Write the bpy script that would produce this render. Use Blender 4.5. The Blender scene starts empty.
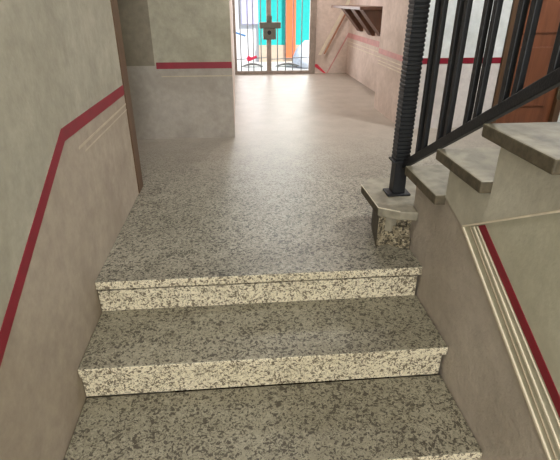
import bpy, bmesh, math, random
from mathutils import Vector, Matrix
random.seed(4)
sc = bpy.context.scene
COL = sc.collection

# ------------------------------------------------------------------ materials
def srgb(r, g, b):
    f = lambda c: (c/255/12.92) if c/255 <= .04045 else ((c/255+.055)/1.055)**2.4
    return (f(r), f(g), f(b), 1)

def new_mat(name):
    m = bpy.data.materials.new(name); m.use_nodes = True
    nt = m.node_tree; b = nt.nodes['Principled BSDF']
    tc = nt.nodes.new('ShaderNodeNewGeometry')
    return m, nt, b, tc.outputs['Position']

def ramp(nt, fac, stops, interp='LINEAR'):
    r = nt.nodes.new('ShaderNodeValToRGB'); r.color_ramp.interpolation = interp
    el = r.color_ramp.elements
    while len(el) < len(stops): el.new(.5)
    for e, (p, c) in zip(el, stops): e.position = p; e.color = c
    nt.links.new(fac, r.inputs[0]); return r.outputs[0]

def noise(nt, vec, scale, detail=3, rough=.55, dist=0):
    n = nt.nodes.new('ShaderNodeTexNoise'); n.inputs['Scale'].default_value = scale
    n.inputs['Detail'].default_value = detail; n.inputs['Roughness'].default_value = rough
    n.inputs['Distortion'].default_value = dist
    nt.links.new(vec, n.inputs['Vector']); return n.outputs['Fac']

def mix(nt, a, b, fac, mode='MIX'):
    m = nt.nodes.new('ShaderNodeMix'); m.data_type = 'RGBA'; m.blend_type = mode
    for s, v in ((6, a), (7, b)):
        if isinstance(v, tuple): m.inputs[s].default_value = v
        else: nt.links.new(v, m.inputs[s])
    if isinstance(fac, (int, float)): m.inputs[0].default_value = fac
    else: nt.links.new(fac, m.inputs[0])
    return m.outputs[2]

def bump(nt, b, h, strength, dist=.01):
    n = nt.nodes.new('ShaderNodeBump'); n.inputs['Strength'].default_value = strength
    n.inputs['Distance'].default_value = dist
    nt.links.new(h, n.inputs['Height']); nt.links.new(n.outputs[0], b.inputs['Normal'])

def plaster(name, c1, c2, rough=.75, scale=3.2, bmp=.25, bscale=70):
    """painted plaster: cloudy two-tone wash, fine rolled grain"""
    m, nt, b, P = new_mat(name)
    n1 = noise(nt, P, scale, 4, .6, .3); n2 = noise(nt, P, 22, 4, .65)
    base = ramp(nt, n1, [(.32, c1), (.68, c2)])
    dark = tuple(x*.80 for x in c1[:3])+(1,)
    lite = tuple(min(1, x*1.15) for x in c2[:3])+(1,)
    mot = ramp(nt, n2, [(.3, dark), (.7, lite)])
    c = mix(nt, base, mot, .38)
    # old damp smudges
    sm = ramp(nt, noise(nt, P, 1.9, 5, .62, .6), [(.44, (0, 0, 0, 1)), (.66, (1, 1, 1, 1))])
    stain = (c1[0]*.62, c1[1]*.58, c1[2]*.50, 1)
    c = mix(nt, c, stain, mixfac(nt, sm, .38))
    nt.links.new(c, b.inputs['Base Color'])
    b.inputs['Roughness'].default_value = rough
    bump(nt, b, noise(nt, P, bscale, 3, .6), bmp, .006)
    return m

def terrazzo(name, base1, base2, dark, light, amt=.24, rough=.4, lightamt=.75, scale=95, stretch=(1, 1, 1), k1=.85, k2=.6, hall=None):
    m, nt, b, P = new_mat(name)
    # jitter the coordinates so chips have broken outlines
    mp = nt.nodes.new('ShaderNodeMapping'); mp.inputs['Scale'].default_value = stretch
    nt.links.new(P, mp.inputs[0])
    nn = nt.nodes.new('ShaderNodeTexNoise'); nn.inputs['Scale'].default_value = 60
    nn.inputs['Detail'].default_value = 3
    nt.links.new(mp.outputs[0], nn.inputs['Vector'])
    add = nt.nodes.new('ShaderNodeVectorMath'); add.operation = 'MULTIPLY_ADD'
    add.inputs[1].default_value = (.028,)*3
    nt.links.new(nn.outputs['Color'], add.inputs[0]); nt.links.new(mp.outputs[0], add.inputs[2])
    V = add.outputs[0]
    def cells(s, seed):
        v = nt.nodes.new('ShaderNodeTexVoronoi'); v.inputs['Scale'].default_value = s
        o = nt.nodes.new('ShaderNodeVectorMath'); o.operation = 'ADD'; o.inputs[1].default_value = (seed, seed*.7, seed*1.3)
        nt.links.new(V, o.inputs[0]); nt.links.new(o.outputs[0], v.inputs['Vector'])
        sp = nt.nodes.new('ShaderNodeSeparateColor'); nt.links.new(v.outputs['Color'], sp.inputs[0])
        return sp.outputs[0]
    n1 = noise(nt, P, 3.0, 4, .6, .4)
    base = ramp(nt, n1, [(.3, base1), (.7, base2)])
    W = (1, 1, 1, 1); K = (0, 0, 0, 1)
    # light chips, then dark chips, then small dark grit
    lc = ramp(nt, cells(scale*1.05, 3.1), [(0, K), (1-amt*1.2, W)], 'CONSTANT')
    c = mix(nt, base, light, mixfac(nt, lc, lightamt))
    # chip density drifts over the surface
    dn = noise(nt, P, 9, 3, .6)
    thr = nt.nodes.new('ShaderNodeMath'); thr.operation = 'MULTIPLY_ADD'
    thr.inputs[1].default_value = .55; thr.inputs[2].default_value = amt-.27
    nt.links.new(dn, thr.inputs[0])
    def below(val):
        l = nt.nodes.new('ShaderNodeMath'); l.operation = 'LESS_THAN'
        nt.links.new(val, l.inputs[0]); nt.links.new(thr.outputs[0], l.inputs[1]); return l.outputs[0]
    c = mix(nt, c, dark, mixfac(nt, below(cells(scale, 7.7)), k1))
    c = mix(nt, c, dark, mixfac(nt, below(cells(scale*2.1, 1.9)), k2))
    b.inputs['Roughness'].default_value = rough
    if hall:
        # the hall end fades paler and smoother: gate light painted into the floor colour
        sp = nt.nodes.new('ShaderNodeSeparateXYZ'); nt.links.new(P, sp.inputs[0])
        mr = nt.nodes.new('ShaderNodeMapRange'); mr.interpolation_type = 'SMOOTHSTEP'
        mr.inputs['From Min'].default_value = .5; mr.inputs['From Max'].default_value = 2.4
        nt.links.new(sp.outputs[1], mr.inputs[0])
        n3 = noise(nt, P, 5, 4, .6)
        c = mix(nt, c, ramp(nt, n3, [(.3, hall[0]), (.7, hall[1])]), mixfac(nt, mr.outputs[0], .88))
    nt.links.new(c, b.inputs['Base Color'])
    bump(nt, b, noise(nt, P, 120, 3, .6), .2, .003)
    return m

def mixfac(nt, v, k):
    m = nt.nodes.new('ShaderNodeMath'); m.operation = 'MULTIPLY'; m.inputs[1].default_value = k
    nt.links.new(v, m.inputs[0]); return m.outputs[0]

def plain(name, c, rough=.6, metal=0, var=.15, scale=14, bmp=0):
    m, nt, b, P = new_mat(name)
    n = noise(nt, P, scale, 3)
    lo = tuple(x*(1-var) for x in c[:3])+(1,); hi = tuple(min(1, x*(1+var)) for x in c[:3])+(1,)
    nt.links.new(ramp(nt, n, [(.3, lo), (.7, hi)]), b.inputs['Base Color'])
    b.inputs['Roughness'].default_value = rough; b.inputs['Metallic'].default_value = metal
    if bmp: bump(nt, b, noise(nt, P, 160, 2), bmp, .004)
    return m

def wood(name, c1, c2, rough=.45):
    m, nt, b, P = new_mat(name)
    mp = nt.nodes.new('ShaderNodeMapping'); mp.inputs['Scale'].default_value = (9, 9, .9)
    nt.links.new(P, mp.inputs[0])
    n = noise(nt, mp.outputs[0], 2.2, 5, .6, .8)
    nt.links.new(ramp(nt, n, [(.3, c1), (.7, c2)]), b.inputs['Base Color'])
    b.inputs['Roughness'].default_value = rough
    return m

M = dict(
    upper=plaster('upper_wall_paint', srgb(156, 152, 136), srgb(180, 175, 157)),
    upperpale=plaster('lightened_upper_wall_paint', srgb(186, 184, 166), srgb(204, 201, 184)),  # upper wall paint lightened to replace light missing on the right wall
    dado=plaster('dado_paint', srgb(160, 147, 132), srgb(178, 166, 148)),
    dado_grey=plaster('grey_dado_paint', srgb(158, 152, 144), srgb(176, 168, 158)),
    mauve=plaster('mauve_dado_paint', srgb(172, 162, 152), srgb(192, 182, 171), rough=.5, bmp=.6, bscale=55),
    hall=plaster('warm_hall_paint', srgb(208, 192, 182), srgb(226, 211, 201)),
    backdark=plaster('dark_back_wall_plaster', srgb(122, 115, 100), srgb(140, 132, 116)),  # darker flat tone for the left part of the back wall
    string=plaster('pale_string_paint', srgb(188, 185, 172), srgb(206, 202, 188), rough=.6),
    cool=plaster('cool_white_paint', srgb(222, 230, 232), srgb(236, 240, 240)),
    coolgrey=plaster('pale_grey_paint', srgb(214, 208, 206), srgb(228, 222, 218)),
    ceil=plaster('ceiling_paint', srgb(225, 222, 212), srgb(235, 232, 225)),
    red=plain('dark_red_paint', srgb(132, 12, 38), .5, var=.12),
    pink=plain('light_washed_red_paint', srgb(205, 150, 146), .6, var=.1),  # the red stripe paled by gate light, wash mixed into the colour
    brightred=plain('bright_red_paint', srgb(226, 60, 84), .5, var=.1),
    line=plain('cream_line_and_highlight_paint', srgb(226, 216, 196), .6, var=.1),  # painted lines, and the highlight strip under the upper flight
    linedim=plain('dull_cream_line_paint', srgb(186, 172, 150), .6, var=.1),
    tread=terrazzo('worn_terrazzo_tread', srgb(138, 133, 115), srgb(156, 151, 133), srgb(60, 54, 44), srgb(174, 169, 150), .235, .45, lightamt=.45, scale=135, k1=.85, k2=.65),
    riser=terrazzo('cream_terrazzo_riser', srgb(212, 202, 174), srgb(230, 221, 196), srgb(88, 76, 60), srgb(240, 232, 208), .235, .5, lightamt=.5, scale=145, k1=.85, k2=.65),
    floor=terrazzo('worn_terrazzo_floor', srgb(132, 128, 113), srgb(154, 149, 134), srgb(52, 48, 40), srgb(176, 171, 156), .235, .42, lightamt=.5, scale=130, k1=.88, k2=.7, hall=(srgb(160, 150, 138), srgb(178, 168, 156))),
    rough=terrazzo('broken_terrazzo', srgb(116, 106, 86), srgb(158, 146, 120), srgb(50, 44, 34), srgb(196, 184, 156), .30, .8, scale=100, lightamt=.6),
    stone=plain('grey_stone_tread', srgb(140, 134, 118), .5, var=.32, scale=17, bmp=.25),
    nose=plain('dark_worn_nosing', srgb(84, 76, 60), .65, var=.4, scale=40, bmp=.3),
    chip=plain('chipped_pale_edge', srgb(214, 206, 186), .6),
    iron=plain('dark_blue_black_iron', srgb(15, 18, 24), .5, .1, var=.3, bmp=.2),
    gate=plain('weathered_grey_gate_iron', srgb(146, 134, 124), .6, 0),
    gatebar=plain('grey_gate_bars', srgb(140, 146, 150), .5, .0),
    lock=plain('dull_steel_lock', srgb(98, 98, 90), .5, .4),
    door=wood('red_brown_door_wood', srgb(100, 58, 36), srgb(130, 78, 50)),
    trim=wood('dark_brown_trim_wood', srgb(78, 56, 38), srgb(100, 74, 50)),
    darkwood=wood('dark_brown_bracket_wood', srgb(84, 56, 40), srgb(106, 72, 52)),
    rail=wood('brown_handrail_wood', srgb(150, 104, 76), srgb(172, 124, 94)),
    brass=plain('brass', srgb(180, 150, 90), .35, .8),
    turq=plain('turquoise_wall_paint', srgb(34, 178, 172), .8, var=.06),
    orange=plain('orange_door_paint', srgb(226, 112, 66), .6, var=.06),
    outwhite=plain('white_outdoor_paint', srgb(206, 206, 208), .8, var=.05),
    outbeige=plain('beige_plinth_paint', srgb(186, 168, 148), .8, var=.06),
    lav=plain('lavender_paint', srgb(188, 184, 226), .7, var=.05),
    pave=plain('pale_pavement', srgb(176, 176, 172), .8, var=.08),
    blue=plain('blue_pipe_paint', srgb(60, 110, 160), .5),
    ribbon=plain('pink_ribbon_cloth', srgb(246, 60, 104), .6),
    sack=plain('white_sack_cloth', srgb(206, 212, 222), .8),
    roof=plain('roof_concrete', srgb(120, 118, 112), .9),
)
def emis(name, c, s):
    m = bpy.data.materials.new(name); m.use_nodes = True; b = m.node_tree.nodes['Principled BSDF']
    b.inputs['Base Color'].default_value = c; b.inputs['Emission Color'].default_value = c
    b.inputs['Emission Strength'].default_value = s; return m
M['glow'] = emis('added_lamp_diffuser', (1, .93, .82, 1), 4)

# ------------------------------------------------------------------ mesh builder
KX = .98                               # width correction from the plan measurements
class MB:
    def __init__(s): s.v = []; s.f = []; s.m = []; s.mats = []
    def mi(s, m):
        if m not in s.mats: s.mats.append(m)
        return s.mats.index(m)
    def add(s, vs, fs, m):
        o = len(s.v); s.v += [tuple(v) for v in vs]
        k = s.mi(m)
        for f in fs: s.f.append([i+o for i in f]); s.m.append(k)
        return s
    def prism(s, poly, ax, a, b, m, cap=None, edge=None):
        """poly: 2-D points in the two axes other than ax; extruded along ax from a to b.
        cap: {'lo':mat,'hi':mat}; edge: {i: mat} for side i"""
        def p3(q, t):
            q = list(q); q.insert(ax, t); return tuple(q)
        n = len(poly); vs = [p3(q, a) for q in poly]+[p3(q, b) for q in poly]
        cap = cap or {}; edge = edge or {}
        o = len(s.v); s.v += vs
        def put(f, mm): s.f.append([i+o for i in f]); s.m.append(s.mi(mm))
        put(range(n-1, -1, -1), cap.get('lo', m)); put(range(n, 2*n), cap.get('hi', m))
        for i in range(n):
            j = (i+1) % n; put([i, j, n+j, n+i], edge.get(i, m))
        return s
    def box(s, x0, x1, y0, y1, z0, z1, m, top=None, front=None):
        # sides of the xy polygon: 0 faces -y, 1 faces +x, 2 faces +y, 3 faces -x
        return s.prism([(x0, y0), (x1, y0), (x1, y1), (x0, y1)], 2, z0, z1, m,
                       cap={'hi': top or m}, edge={0: front or m})
    def bar(s, p, q, w, h, m, up=(0, 0, 1)):
        p = Vector(p); q = Vector(q); d = (q-p).normalized(); u = Vector(up)
        sx = d.cross(u)
        if sx.length < 1e-4: sx = d.cross(Vector((1, 0, 0)))
        sx.normalize(); u = sx.cross(d)
        vs = []
        for c in (p, q):
            for a, b in ((-1, -1), (1, -1), (1, 1), (-1, 1)): vs.append(c+sx*a*w/2+u*b*h/2)
        return s.add(vs, [(3, 2, 1, 0), (4, 5, 6, 7), (0, 1, 5, 4), (1, 2, 6, 5), (2, 3, 7, 6), (3, 0, 4, 7)], m)
    def tube(s, pts, r, m, n=8, closed=False):
        pts = [Vector(p) for p in pts]; N = len(pts); rings = []
        for i, p in enumerate(pts):
            d = (pts[min(i+1, N-1)]-pts[max(i-1, 0)]).normalized()
            a = d.cross(Vector((0, 0, 1)))
            if a.length < .05: a = d.cross(Vector((0, 1, 0)))
            a.normalize(); b = d.cross(a)
            rr = r[i] if isinstance(r, (list, tuple)) else r
            rings.append([p+a*rr*math.cos(2*math.pi*k/n)+b*rr*math.sin(2*math.pi*k/n) for k in range(n)])
        vs = [v for R in rings for v in R]; fs = []
        for i in range(N-1):
            for k in range(n):
                fs.append((i*n+k, i*n+(k+1) % n, (i+1)*n+(k+1) % n, (i+1)*n+k))
        fs.append(tuple(range(n-1, -1, -1))); fs.append(tuple((N-1)*n+k for k in range(n)))
        return s.add(vs, fs, m)
    def build(s, name, parent=None, loc=None, bevel=0, smooth=False, segs=2):
        base = Vector(parent.get('_w', (0, 0, 0))) if parent else Vector((0, 0, 0))
        L = Vector((loc[0]*KX, loc[1], loc[2])) if loc else (base if parent else Vector((0, 0, 0)))
        me = bpy.data.meshes.new(name)
        me.from_pydata([Vector((v[0]*KX, v[1], v[2]))-L for v in s.v], [], s.f)
        for m in s.mats: me.materials.append(M[m])
        for p, k in zip(me.polygons, s.m): p.material_index = k; p.use_smooth = smooth
        bm = bmesh.new(); bm.from_mesh(me); bmesh.ops.recalc_face_normals(bm, faces=bm.faces); bm.to_mesh(me); bm.free()
        o = bpy.data.objects.new(name, me); COL.objects.link(o)
        if parent: o.parent = parent; o.location = L-base
        else: o.location = L
        if parent and L != base: WL[o] = L
        if bevel:
            b = o.modifiers.new('bevel', 'BEVEL'); b.width = bevel; b.segments = segs; b.limit_method = 'ANGLE'
            b.angle_limit = math.radians(35)
        return o
WL = {}
def thing(name, loc, label, cat, group=None):
    loc = (loc[0]*KX, loc[1], loc[2])
    o = bpy.data.objects.new(name, None); COL.objects.link(o); o.location = loc
    o['_w'] = list(loc); o['label'] = label; o['category'] = cat; o.empty_display_size = .05
    if group: o['group'] = group
    return o
def g(y, z=0): return 1.06*y-.0874*z
def tag(o, label, cat, group=None):
    o['label'] = label; o['category'] = cat
    if group: o['group'] = group
    return o
def struct(o, label=None):
    o['kind'] = 'structure'
    if label: o['label'] = label
    return o

YB, YT, ZT = -3.8, 5.40, 3.0          # rear wall, street front, ceiling height
PY_, PE, BY, LE = 2.15, 2.99, 2.01, .965   # pier front, pier end, back wall, end of left wall
XL, XR = -.58, .716                    # the two side walls of the lower flight

# ------------------------------------------------------------------ floor and ceiling
m = MB()
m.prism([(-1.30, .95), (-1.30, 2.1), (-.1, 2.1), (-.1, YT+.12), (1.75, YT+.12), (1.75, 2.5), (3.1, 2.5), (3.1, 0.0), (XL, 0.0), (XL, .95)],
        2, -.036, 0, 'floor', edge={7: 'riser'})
struct(m.build('floor', bevel=.004), 'speckled grey terrazzo landing and hall floor')
m = MB(); m.box(-1.6, 3.4, YB-.2, YT+.12, ZT, ZT+.2, 'roof')
m.box(-1.45, 3.25, YB-.05, YT, ZT-.01, ZT, 'ceil')
struct(m.build('ceiling'))

# ------------------------------------------------------------------ wall_left with its kinked red line
SL = .513                              # fall of the painted line along the lower flight
def zl(y, z0): return z0 + SL*y if y < 0 else z0
m = MB()
m.box(XL-.16, XL-.002, YB, LE, -2.2, ZT, 'upper')
m.prism([(YB, zl(YB, .55)), (0, .55), (LE, .55), (LE, -2.2), (YB, -2.2)], 0, XL-.002, XL, 'dado')
m.prism([(YB, zl(YB, .55)), (0, .55), (0, ZT), (YB, ZT)], 0, XL-.002, XL, 'upper')
m.box(XL-.002, XL, 0, LE, .55, ZT, 'upper')
m.prism([(YB, zl(YB, .541)), (.002, .541), (-.004, .583), (YB, zl(YB, .583))], 0, XL-.001, XL+.002, 'red')
m.prism([(.002, .541), (LE, .528), (LE, .575), (-.004, .583)], 0, XL-.001, XL+.002, 'red')
m.prism([(.12, .478), (LE, .478), (LE, .487), (.12, .487)], 0, XL-.001, XL+.0012, 'linedim')
m.prism([(.18, .452), (LE, .452), (LE, .457), (.18, .457)], 0, XL-.001, XL+.0012, 'linedim')
struct(m.build('wall_left'), 'tall plaster wall left of the steps with a kinked dark red line')
m = MB(); m.box(XL-.17, XL+.006, LE-.07, LE+.045, 0, ZT, 'trim'); m.box(XL-.17, XL+.0, LE+.045, LE+.07, 0, ZT, 'trim')
struct(m.build('trim_1', bevel=.003), 'dark brown wooden corner strip at the end of the left wall')

# recess behind the strip
m = MB(); m.box(-1.45, -1.30, .80, BY+.15, 0, ZT, 'upper'); m.box(-1.30, XL-.17, .80, .95, 0, ZT, 'upper')
struct(m.build('wall_recess'))
m = MB()
m.box(-1.30, -.044, BY+.002, BY+.15, 0, ZT, 'upper')
m.box(-1.30, -.60, BY, BY+.002, .53, ZT, 'backdark')
m.box(-1.30, -.042, BY, BY+.002, 0, .53, 'dado_grey')
m.box(-.60, -.042, BY, BY+.002, .53, ZT, 'upper')
m.box(-.59, -.042, BY-.0015, BY+.001, .508, .552, 'red')
m.box(-.56, -.042, BY-.001, BY+.001, .452, .460, 'linedim')
struct(m.build('wall_back'), 'grey wall behind the landing with a straight dark red line')
m = MB(); m.box(-.19, -.042, BY+.15, YT+.12, 0, ZT, 'hall')
struct(m.build('wall_hall_left'))

# ------------------------------------------------------------------ hall: far right wall, street front, pier
m = MB()
m.box(1.602, 1.75, PE, YT+.12, 0, ZT, 'hall')
m.box(1.600, 1.602, PE, YT, 0, ZT, 'hall')
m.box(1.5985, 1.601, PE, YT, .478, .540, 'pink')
m.box(1.5985, 1.601, PE, YT, .425, .434, 'line'); m.box(1.5985, 1.601, PE, YT, .378, .388, 'line')
struct(m.build('wall_hall_right'), 'pale warm hall wall with red band painted light-washed pink and white lines')
m = MB()
m.box(1.13, 1.60, YT, YT+.12, 0, ZT, 'hall')
m.box(-.042, 1.13, YT, YT+.12, 2.35, ZT, 'hall')
m.prism([(1.13, .125), (1.165, .125), (1.30, .0), (1.27, .0), (1.13, .09)][:5], 1, YT-.002, YT+.001, 'brightred')
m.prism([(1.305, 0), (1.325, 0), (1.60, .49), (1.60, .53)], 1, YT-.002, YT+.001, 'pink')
m.prism([(1.175, .25), (1.225, .25), (1.60, .93), (1.60, 1.02)], 1, YT-.002, YT+.001, 'line')
struct(m.build('wall_front'), 'pale wall beside the gate with a thin slanting red line painted light-washed pink')
m = MB()
m.box(1.352, 2.105, PY_+.002, PE, 0, ZT, 'cool')
# hall side of the pier
m.box(1.350, 1.352, PY_, PE, 0, ZT, 'hall')
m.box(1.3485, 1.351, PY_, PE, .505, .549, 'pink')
for z in (.475, .443, .418): m.box(1.3485, 1.351, PY_, PE, z-.004, z+.004, 'line')
# stair side of the pier
m.box(1.350, 2.105, PY_, PY_+.002, 0, .51, 'coolgrey'); m.box(1.350, 2.105, PY_, PY_+.002, .51, ZT, 'cool')
m.box(1.36, 2.105, PY_-.0025, PY_+.001, .505, .548, 'red')
struct(m.build('wall_pier'), 'bright wall behind the railing with a dark red line')
m = MB(); m.box(2.72, 3.25, PY_, 2.45, 0, ZT, 'cool'); m.box(2.105, 2.72, PY_, 2.45, 2.1, ZT, 'cool')
m.box(2.0, 3.25, 2.45, 2.6, 0, ZT, 'cool')
struct(m.build('wall_door_side'))
m = MB(); m.box(3.1, 3.25, YB, 2.45, -1.2, ZT, 'coolgrey'); struct(m.build('wall_right_far'))
m = MB(); m.box(1.95, 2.08, YB, .15, -1.2, ZT, 'upper'); struct(m.build('wall_flight'))

# brown door
d = MB()
d.box(2.165, 2.66, PY_+.025, PY_+.065, .005, 2.03, 'door')
for z0, z1 in ((.16, .62), (.72, 1.30), (1.40, 1.92)):
    d.box(2.245, 2.58, PY_+.015, PY_+.026, z0, z1, 'door')
dd = struct(d.build('door_1', loc=(2.41, PY_+.045, 0), bevel=.005), 'red brown wooden door behind the railing')
dd['_w'] = [2.41*KX, PY_+.045, 0]
f = MB(); f.box(2.11, 2.165, PY_-.015, PY_+.07, 0, 2.09, 'trim'); f.box(2.66, 2.715, PY_-.015, PY_+.07, 0, 2.09, 'trim'); f.box(2.165, 2.66, PY_-.015, PY_+.07, 2.03, 2.09, 'trim')
f.build('door_frame', dd, bevel=.004)
h = MB(); h.tube([(2.215, PY_+.025, 1.0), (2.215, PY_-.03, 1.0)], .01, 'brass'); h.tube([(2.215, PY_-.03, 1.0), (2.325, PY_-.03, 1.0)], .009, 'brass')
h.build('door_handle', dd, smooth=True)

# ------------------------------------------------------------------ lower flight
RISE, GO = .14, .311
st = thing('terrazzo_staircase', (.06, 0, -.98), 'speckled terrazzo steps with cream fronts between the two side walls', 'staircase')
x0, x1 = XL+.002, XR-.002
for k in range(0, 7):
    zt = -RISE*k; yn = -GO*k
    r = MB(); r.box(x0, x1-.009, yn+(.009 if k == 0 else .018), yn+.05, zt-RISE, zt-(.0465 if k == 0 else .0385), 'riser'); r.build('riser', st, bevel=.002)
    if k:
        t = MB(); t.box(x0, x1, yn, yn+GO+.016, zt-.036, zt, 'riser', top='tread'); t.build('tread', st, bevel=.005)
m = MB(); m.box(XL, XR, YB, -GO*6+.018, -1.2, -RISE*7, 'tread')
struct(m.build('floor_lower'))

# ------------------------------------------------------------------ wall_right: under the upper flight
YS, ZS = -.246, .298            # where the underside starts
def soff(y): return ZS + .583*(YS-y)
ny = lambda k: .228-UG*(k-1)            # nosing of tread k
nz = lambda k: .346+UR*(k-1)
UR, UG, NS, XE, OV = .151, .2680, 10, 1.95, .053
yr1 = ny(1)-OV; yr2 = ny(2)-OV
def cut(ya, za, yb, zb, y): return za+(zb-za)/(yb-ya)*(y-ya)
A = (YS, ZS); B = (-.795, -.003); yE = -1.6; E = (yE, cut(*A, *B, yE))
m = MB()
m.prism([(yr1, -2.2), (yr1, nz(1)-.038), (yr2, nz(1)-.038), (yr2, .338), A, (YB, soff(YB)), (YB, -2.2)], 0, XR+.003, XR+.12, 'dado')
m.prism([(yr1, -2.2), (yr1, nz(1)-.038), (yr2, nz(1)-.038), (yr2, .338), A, E, (yE, -2.2)], 0, XR, XR+.003, 'mauve')
m.prism([A, E, (yE, -2.2), (YB, -2.2), (YB, soff(YB))], 0, XR, XR+.003, 'upperpale')
def band(p, q, th, mat, out):
    """painted band running down the wall, cut along the underside of the upper flight"""
    (ya, za), (yb, zb) = p, q
    sl = (zb-za)/(yb-ya); sy = za-soff(ya)
    yt = ya-th/(sl+.583)                  # upper edge meets the underside a little further on
    m.prism([(ya, za), (yE, za+sl*(yE-ya)), (yE, za+th+sl*(yE-ya)), (yt, za+th+sl*(yt-ya))], 0, XR-out, XR+.002, mat)
band((-.332, .345), (-.825, .099), .0335, 'red', .002)
band((-.243, .297), (-.797, -.003), .0090, 'line', .005)
band((-.283, .318), (-.812, .020), .0055, 'linedim', .003)
band((-.304, .328), (-.822, .046), .0075, 'line', .004)
band((-.324, .339), (-.826, .082), .0045, 'line', .003)
struct(m.build('wall_right'), 'plaster wall right of the steps with dark red band and cream lines')

# ------------------------------------------------------------------ upper flight doubling back on the right
us = thing('stone_staircase', (1.3, .3, 0), 'grey stone steps rising on the right beside the dark railing', 'staircase')
yend = ny(NS)-.6
prof = []
for k in range(2, NS+1):
    prof.append((ny(k)-OV, nz(k-1)-.038 if k > 2 else .338))
    prof.append((ny(k)-OV, nz(k)-.038))
prof.append((yend, nz(NS)-.038)); yk = ny(NS)-.1
prof += [(yend, soff(yk)), (yk, soff(yk)), A]
s_ = MB(); s_.prism(prof, 0, XR-.004, XE-.002, 'string')
s_.prism([A, (YB+1.4, soff(YB+1.4)), (YB+1.4, soff(YB+1.4)+.007), (YS, ZS+.007)], 0, XR-.0065, XR-.003, 'line')  # lit edge of the underside, painted as a pale highlight strip
s_.build('string', us, bevel=.002)
c_ = MB(); c_.prism([(yr1, 0), (yr1, nz(1)-.038), (yr2-.005, nz(1)-.038), (yr2-.005, .30), (YS, .30), (YS, 0)], 0, XR+.121, XE-.002, 'string')
c_.build('step_core', us)
for k in range(1, NS+1):
    y1 = ny(k); y0 = (ny(k+1)-OV if k < NS else yend)
    t = MB()
    t.prism([(XR-.038, y0), (XE-.004, y0), (XE-.004, y1), (XR-.038, y1)], 2, nz(k)-.037, nz(k), 'nose', cap={'hi': 'stone'})
    t.build('tread', us, bevel=.005)
# bottom step: chamfered slab on a short broken support
b = MB(); b.prism([(.562, .169), (.640, .120), (XR-.001, .108), (XR-.001, .174), (1.20, .174), (1.20, .513), (.615, .513), (.556, .428)], 2, .152, .19, 'nose', cap={'hi': 'stone'}, edge={0: 'stone', 1: 'stone'})
b.build('bottom_step_slab', us, bevel=.005)
e = MB(); e.tube([(.557, .43, .190), (.5625, .170, .190), (.64, .121, .190)], .0022, 'chip', 6); e.build('chipped_edge', us)
b = MB(); b.prism([(.572, .176), (.612, .196), (XR-.001, .190), (XR-.001, .40), (.612, .40), (.598, .335)], 2, 0, .1515, 'rough', edge={5: 'nose', 4: 'nose', 0: 'rough'})
b.prism([(.625, .197), (.655, .172), (XR-.002, .168), (XR-.002, .197)], 2, 0, .095, 'rough')
b.prism([(.66, .18), (.672, .158), (XR-.002, .150), (XR-.002, .185)], 2, 0, .05, 'rough')
b.prism([(.60, .20), (.63, .180), (.67, .20)], 2, .07, .151, 'stone')
b.build('bottom_step_support', us, bevel=.004)
b = MB(); b.box(.70, 1.2, .176, .46, 0, .151, 'rough'); b.build('bottom_step_core', us)

# ------------------------------------------------------------------ iron railing
RX = .700
rl = thing('stair_railing', (RX-.01, .318, .19), 'dark iron railing with ribbed newel post and paired bars on the grey steps', 'railing')
NX, NY = RX-.012, .318
p = MB(); p.box(NX-.052, NX+.052, NY-.04, NY+.04, .190, .200, 'iron')
p.build('base_plate', rl, bevel=.003)
p = MB(); hw = .0275
p.box(NX-hw, NX+hw, NY-hw, NY+hw, .2, .345, 'iron')
z = .345; i = 0
rings = []
while z < 1.20:
    for dz, w in ((0, .0285), (.004, .0312), (.011, .0312), (.015, .0285)):
        rings.append((z+dz, w))
    z += .0165; i += 1
vs = []; fs = []
for (zz, w) in rings:
    vs += [(NX-w, NY-w, zz), (NX+w, NY-w, zz), (NX+w, NY+w, zz), (NX-w, NY+w, zz)]
for i in range(len(rings)-1):
    for k in range(4): fs.append((4*i+k, 4*i+(k+1) % 4, 4*i+4+(k+1) % 4, 4*i+4+k))
fs.append((3, 2, 1, 0)); n = 4*(len(rings)-1); fs.append((n, n+1, n+2, n+3))
p.add(vs, fs, 'iron')
p.build('newel_post', rl, bevel=.002)
p = MB(); p.prism([(NX-.041, NY-.036), (NX+.036, NY-.036), (NX+.036, NY+.036), (NX-.041, NY+.036)], 2, .337, .346, 'iron'); p.build('collar', rl, bevel=.002)
RS = .567
def rz(y): return .332 + RS*(.289-y)
ye = -2.15
p = MB(); p.bar((RX, NY-hw+.004, rz(NY-hw+.004)), (RX, ye, rz(ye)), .02, .032, 'iron'); p.build('bottom_rail', rl, bevel=.003)
p = MB(); p.bar((RX, NY+.05, rz(NY+.05)+.84), (RX, ye, rz(ye)+.84), .045, .03, 'iron'); p.build('handrail', rl, bevel=.008)
proto = None
for k in range(14):
    for dy in (0, -.052):
        y = .168-.1715*k+dy
        if y < ye+.02: continue
        if proto is None:
            q = MB(); q.box(RX-.0085, RX+.0085, y-.0105, y+.0105, rz(y)+.005, rz(y)+.83, 'iron')
            proto = q.build('baluster', rl, loc=(RX, y, rz(y)), bevel=.002)
        else:
            c = proto.copy(); COL.objects.link(c); c.parent = rl
            c.location = Vector((RX*KX, y, rz(y)))-Vector(rl['_w'])

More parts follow.
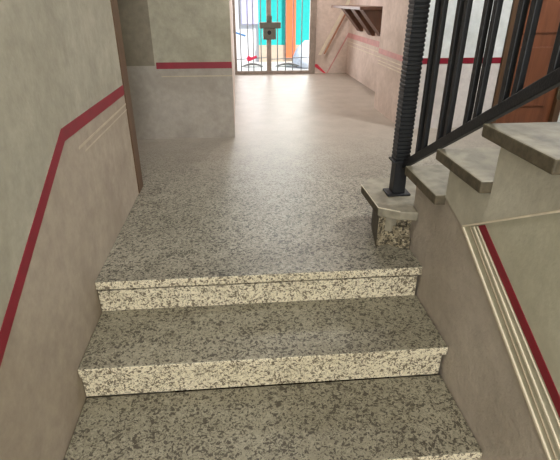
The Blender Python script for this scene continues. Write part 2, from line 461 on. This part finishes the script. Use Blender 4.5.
# ------------------------------------------------------------------ entrance gate
GY = YT-.02
g = thing('entrance_gate', (.53, GY, 0), 'tall iron entrance gate with central lock box at the hall end', 'gate')
fr = MB()
fr.box(-.040, -.005, GY-.02, GY+.02, .0, 2.33, 'gate'); fr.box(1.035, 1.125, GY-.03, GY+.02, 0, 2.33, 'gate')
fr.box(-.005, 1.035, GY-.02, GY+.02, .002, .045, 'gate'); fr.box(-.005, 1.035, GY-.02, GY+.02, 2.28, 2.33, 'gate')
fr.build('gate_frame', g, bevel=.004)
ms = MB(); ms.box(.425, .490, GY-.018, GY+.018, .045, 2.28, 'gate'); ms.build('meeting_stile', g, bevel=.003)
lk = MB(); lk.box(.375, .555, GY-.05, GY+.03, .46, .60, 'lock'); lk.box(.325, .625, GY-.045, GY+.025, .60, .68, 'lock'); lk.box(.425, .50, GY-.05, GY+.03, .68, .76, 'lock')
lk.build('lock_box', g, bevel=.008)
kc = MB(); kc.tube([(.46, GY-.05, .55), (.46, GY-.062, .55)], .028, 'iron', 16); kc.build('lock_cylinder', g, smooth=False)
def vbar(x, r=.007):
    q = MB(); q.tube([(x, GY, .04), (x, GY, 2.29)], r, 'gatebar', 8); return q.build('gate_bar', g, loc=(x, GY, .04), smooth=True)
b0 = vbar(.055)
for x in (.16, .235, .345, .58, .695, .80, .925):
    c = b0.copy(); COL.objects.link(c); c.parent = g; c.location = Vector((x*KX, GY, .04))-Vector(g['_w'])
def arc(xa, xb, z, hgt):
    q = MB(); pts = []
    for i in range(17):
        t = i/16; pts.append((xa+(xb-xa)*t, GY-.012, z+hgt*math.sin(math.pi*t)))
    q.tube(pts, [.006+.010*math.sin(math.pi*i/16) for i in range(17)], 'gatebar', 8)
    q.bar((xa+.03, GY-.012, z-.004), (xb-.03, GY-.012, z-.004), .012, .010, 'gatebar')
    return q.build('scroll_bar', g, smooth=True)
arc(.06, .37, .105, .035); arc(.55, .90, .105, .035)
for i in range(2):
    q = MB(); xa, xb = ((-.005, .425), (.49, 1.035))[i]
    q.bar((xa, GY, .20), (xb, GY, .225), .01, .012, 'gatebar'); q.build('cross_bar', g)
rb = MB(); RBX = .165; RBZ = .205
rb.prism([(RBX-.02, RBZ-.03), (RBX+.03, RBZ-.02), (RBX+.12, RBZ+.02), (RBX+.11, RBZ+.05), (RBX+.04, RBZ+.025), (RBX-.01, RBZ+.05), (RBX-.03, RBZ+.01)], 1, GY-.03, GY-.008, 'ribbon')
tag(rb.build('ribbon', loc=(RBX, GY-.02, RBZ), bevel=.004), 'small bright pink ribbon tied low on the left half of the gate', 'ribbon')

# ------------------------------------------------------------------ hall fittings
hr = thing('handrail', (1.4, YT, .4), 'slanting brown wooden handrail on the pale wall beside the gate', 'handrail')
q = MB(); q.bar((1.255, YT-.045, .265), (1.585, YT-.045, .875), .028, .022, 'rail'); q.build('rail', hr, bevel=.006)
for t in (.2, .8):
    q = MB(); x = 1.255+.33*t; z = .265+.61*t
    q.tube([(x, YT-.001, z-.02), (x, YT-.04, z-.005)], .007, 'gatebar'); q.build('rail_bracket', hr)
# tapering brown brackets under a shelf
sh = MB(); sh.box(1.28, 1.599, 3.55, 5.1, .86, .89, 'darkwood')
tag(sh.build('wall_shelf', loc=(1.44, 4.3, .86), bevel=.004), 'long brown wooden shelf high on the hall right wall', 'shelf')
brl = ['dark brown tapering bracket on the hall wall, nearest the gate', 'dark brown tapering bracket on the hall wall, middle of three', 'dark brown tapering bracket on the hall wall, nearest the pier']
for (yc, zt_, x_in), lb in zip(((4.66, .60, 1.40), (4.12, .585, 1.37), (3.72, .60, 1.40)), brl):
    q = MB()
    q.prism([(1.599, zt_), (1.565, zt_), (1.33, .86), (1.599, .86)], 1, yc-.09, yc+.09, 'darkwood')
    tag(q.build('wall_bracket', loc=(1.599, yc, zt_), bevel=.004), lb, 'bracket', 'brown brackets under the hall shelf')

# ------------------------------------------------------------------ street beyond the gate
m = MB(); m.box(-12, 14, YT+.12, 31, -.45, -.30, 'pave'); m.box(-.1, 1.3, YT+.12, YT+.5, -.3, -.02, 'pave')
struct(m.build('ground'))
tb = thing('turquoise_building', (1.4, 9.5, -.3), 'bright turquoise building with orange door across the street', 'building')
q = MB(); q.box(.50, 4.6, 9.5, 10.1, .05, 4, 'turq'); q.build('wall', tb)
q = MB(); q.box(.50, 4.6, 9.47, 10.1, -.3, .05, 'outbeige'); q.build('plinth', tb)
q = MB(); q.box(1.10, 1.33, 9.43, 9.52, -.22, 2.2, 'orange'); q.build('door', tb)
wb = thing('white_building', (-2, 9.5, -.3), 'plain white building left of the turquoise one across the street', 'building')
q = MB(); q.box(-5, .50, 9.55, 10.1, -.3, 4, 'outwhite'); q.build('wall', wb)
q = MB(); q.box(.13, .50, 9.49, 9.55, .48, 1.9, 'lav'); q.build('shutter', wb)
q = MB(); q.tube([(-.7, 9.2, .55), (-.25, 9.2, .40), (.20, 9.2, .26)], .018, 'blue')
q.tube([(-.7, 9.2, .55), (-.7, 9.2, -.3)], .018, 'blue')
tag(q.build('pipe_rail', loc=(-.7, 9.2, -.3), smooth=True), 'thin slanting blue rail in the street, seen through the gate', 'rail')
bm_ = MB(); pts = []
for i in range(9):
    t = i/8; pts.append((1.45, 8.45, -.3+.52*t))
bm_.tube(pts, [.20, .27, .29, .29, .27, .24, .19, .12, .05], 'sack', 14)
tag(bm_.build('sack', loc=(1.45, 8.45, -.3), smooth=True), 'rounded white sack standing in the street before the turquoise wall', 'sack')

# ------------------------------------------------------------------ rear wall with added unseen window, added ceiling lamps
m = MB()
WX0, WX1, WZ0, WZ1 = -.5, .62, .45, 2.3
m.box(XL-.16, WX0, YB-.15, YB, -1.2, ZT, 'upper'); m.box(WX1, 3.25, YB-.15, YB, -1.2, ZT, 'upper')
m.box(WX0, WX1, YB-.15, YB, -1.2, WZ0, 'upper'); m.box(WX0, WX1, YB-.15, YB, WZ1, ZT, 'upper')
struct(m.build('wall_rear'))
w = MB()
for a, b_ in ((WX0, WX0+.05), (WX1-.05, WX1), (.035, .085)): w.box(a, b_, YB-.1, YB-.05, WZ0, WZ1, 'outwhite')
w.box(WX0, WX1, YB-.1, YB-.05, WZ0, WZ0+.05, 'outwhite'); w.box(WX0, WX1, YB-.1, YB-.05, WZ1-.05, WZ1, 'outwhite')
struct(w.build('added_window_1', bevel=.003))  # added unseen window frame around the rear fill light
def lamp(x, y, label):  # fixture added out of view to carry the interior fill
    t = thing('added_ceiling_lamp', (x, y, ZT-.09), label, 'lamp', 'added ceiling lamps')
    q = MB(); q.box(x-.22, x+.22, y-.22, y+.22, ZT-.035, ZT-.011, 'outwhite'); q.build('added_lamp_mount', t, bevel=.004)
    q = MB(); q.box(x-.19, x+.19, y-.19, y+.19, ZT-.085, ZT-.035, 'glow'); q.build('added_diffuser', t, bevel=.01)
def area(name, loc, size, power, rot, color=(1, 1, 1), size_y=None):
    l = bpy.data.lights.new(name, 'AREA'); l.energy = power; l.color = color
    l.shape = 'RECTANGLE' if size_y else 'SQUARE'; l.size = size
    if size_y: l.size_y = size_y
    o = bpy.data.objects.new(name, l); COL.objects.link(o); o.location = loc
    o.rotation_euler = [math.radians(a) for a in rot]; return o
lamp(-.05, -.5, 'added unseen ceiling lamp above the top of the lower steps')
lamp(.75, 3.9, 'added unseen ceiling lamp inside the hall before the gate')
lamp(2.35, .9, 'added unseen ceiling lamp above the foot of the upper steps')
area('landing_fill_light', (-.05*KX, -.5, ZT-.10), .36, 14, (0, 0, 0), (1, .95, .86))  # added fill below the unseen landing fixture
area('hall_fill_light', (.75*KX, 3.9, ZT-.10), .36, 30, (0, 0, 0), (1, .96, .95))  # added fill to brighten the hall
area('side_fill_light', (2.35, .9, ZT-.10), .36, 60, (0, 0, 0), (.96, .98, 1))  # added fill to brighten the wall behind the railing
area('rear_fill_light', (.06, YB-.12, 1.38), 1.0, 98, (90, 0, 0), (1, .97, .90), 1.75)  # added fill behind the camera to brighten the risers
area('gate_light', (.54, YT+.25, 1.2), 1.05, 40, (-90, 0, 0), (1, .95, .92), 2.2)

sun = bpy.data.lights.new('sun', 'SUN'); sun.energy = 8.0; sun.angle = .02; sun.color = (1, .97, .92)
so = bpy.data.objects.new('sun', sun); COL.objects.link(so)
so.rotation_euler = Vector((-.5, .45, -.74)).to_track_quat('-Z', 'Y').to_euler()

wd = bpy.data.worlds.new('World'); sc.world = wd; wd.use_nodes = True
nt = wd.node_tree; bg = nt.nodes['Background']
sky = nt.nodes.new('ShaderNodeTexSky'); sky.sky_type = 'NISHITA'; sky.sun_disc = False
sky.sun_elevation = math.radians(48); sky.sun_rotation = math.radians(200)
nt.links.new(sky.outputs[0], bg.inputs[0]); bg.inputs[1].default_value = .22

# ------------------------------------------------------------------ camera
f = 460.0
p_ = math.atan(230/f); yaw = math.atan(45/(f/math.cos(p_)))
fw = Vector((math.sin(yaw)*math.cos(p_), math.cos(yaw)*math.cos(p_), -math.sin(p_)))
cam = bpy.data.cameras.new('camera'); cam.sensor_width = 36; cam.lens = 36*f/560; cam.clip_start = .02
co = bpy.data.objects.new('camera', cam); COL.objects.link(co)
co.location = (0, -1.514, .95); co.rotation_euler = fw.to_track_quat('-Z', 'Y').to_euler()
sc.camera = co
for o in list(bpy.data.objects):
    if '_w' in o: del o['_w']
vs_ = sc.view_settings; vs_.view_transform = 'Standard'; vs_.look = 'None'; vs_.exposure = 0; vs_.gamma = 1; vs_.use_curve_mapping = False
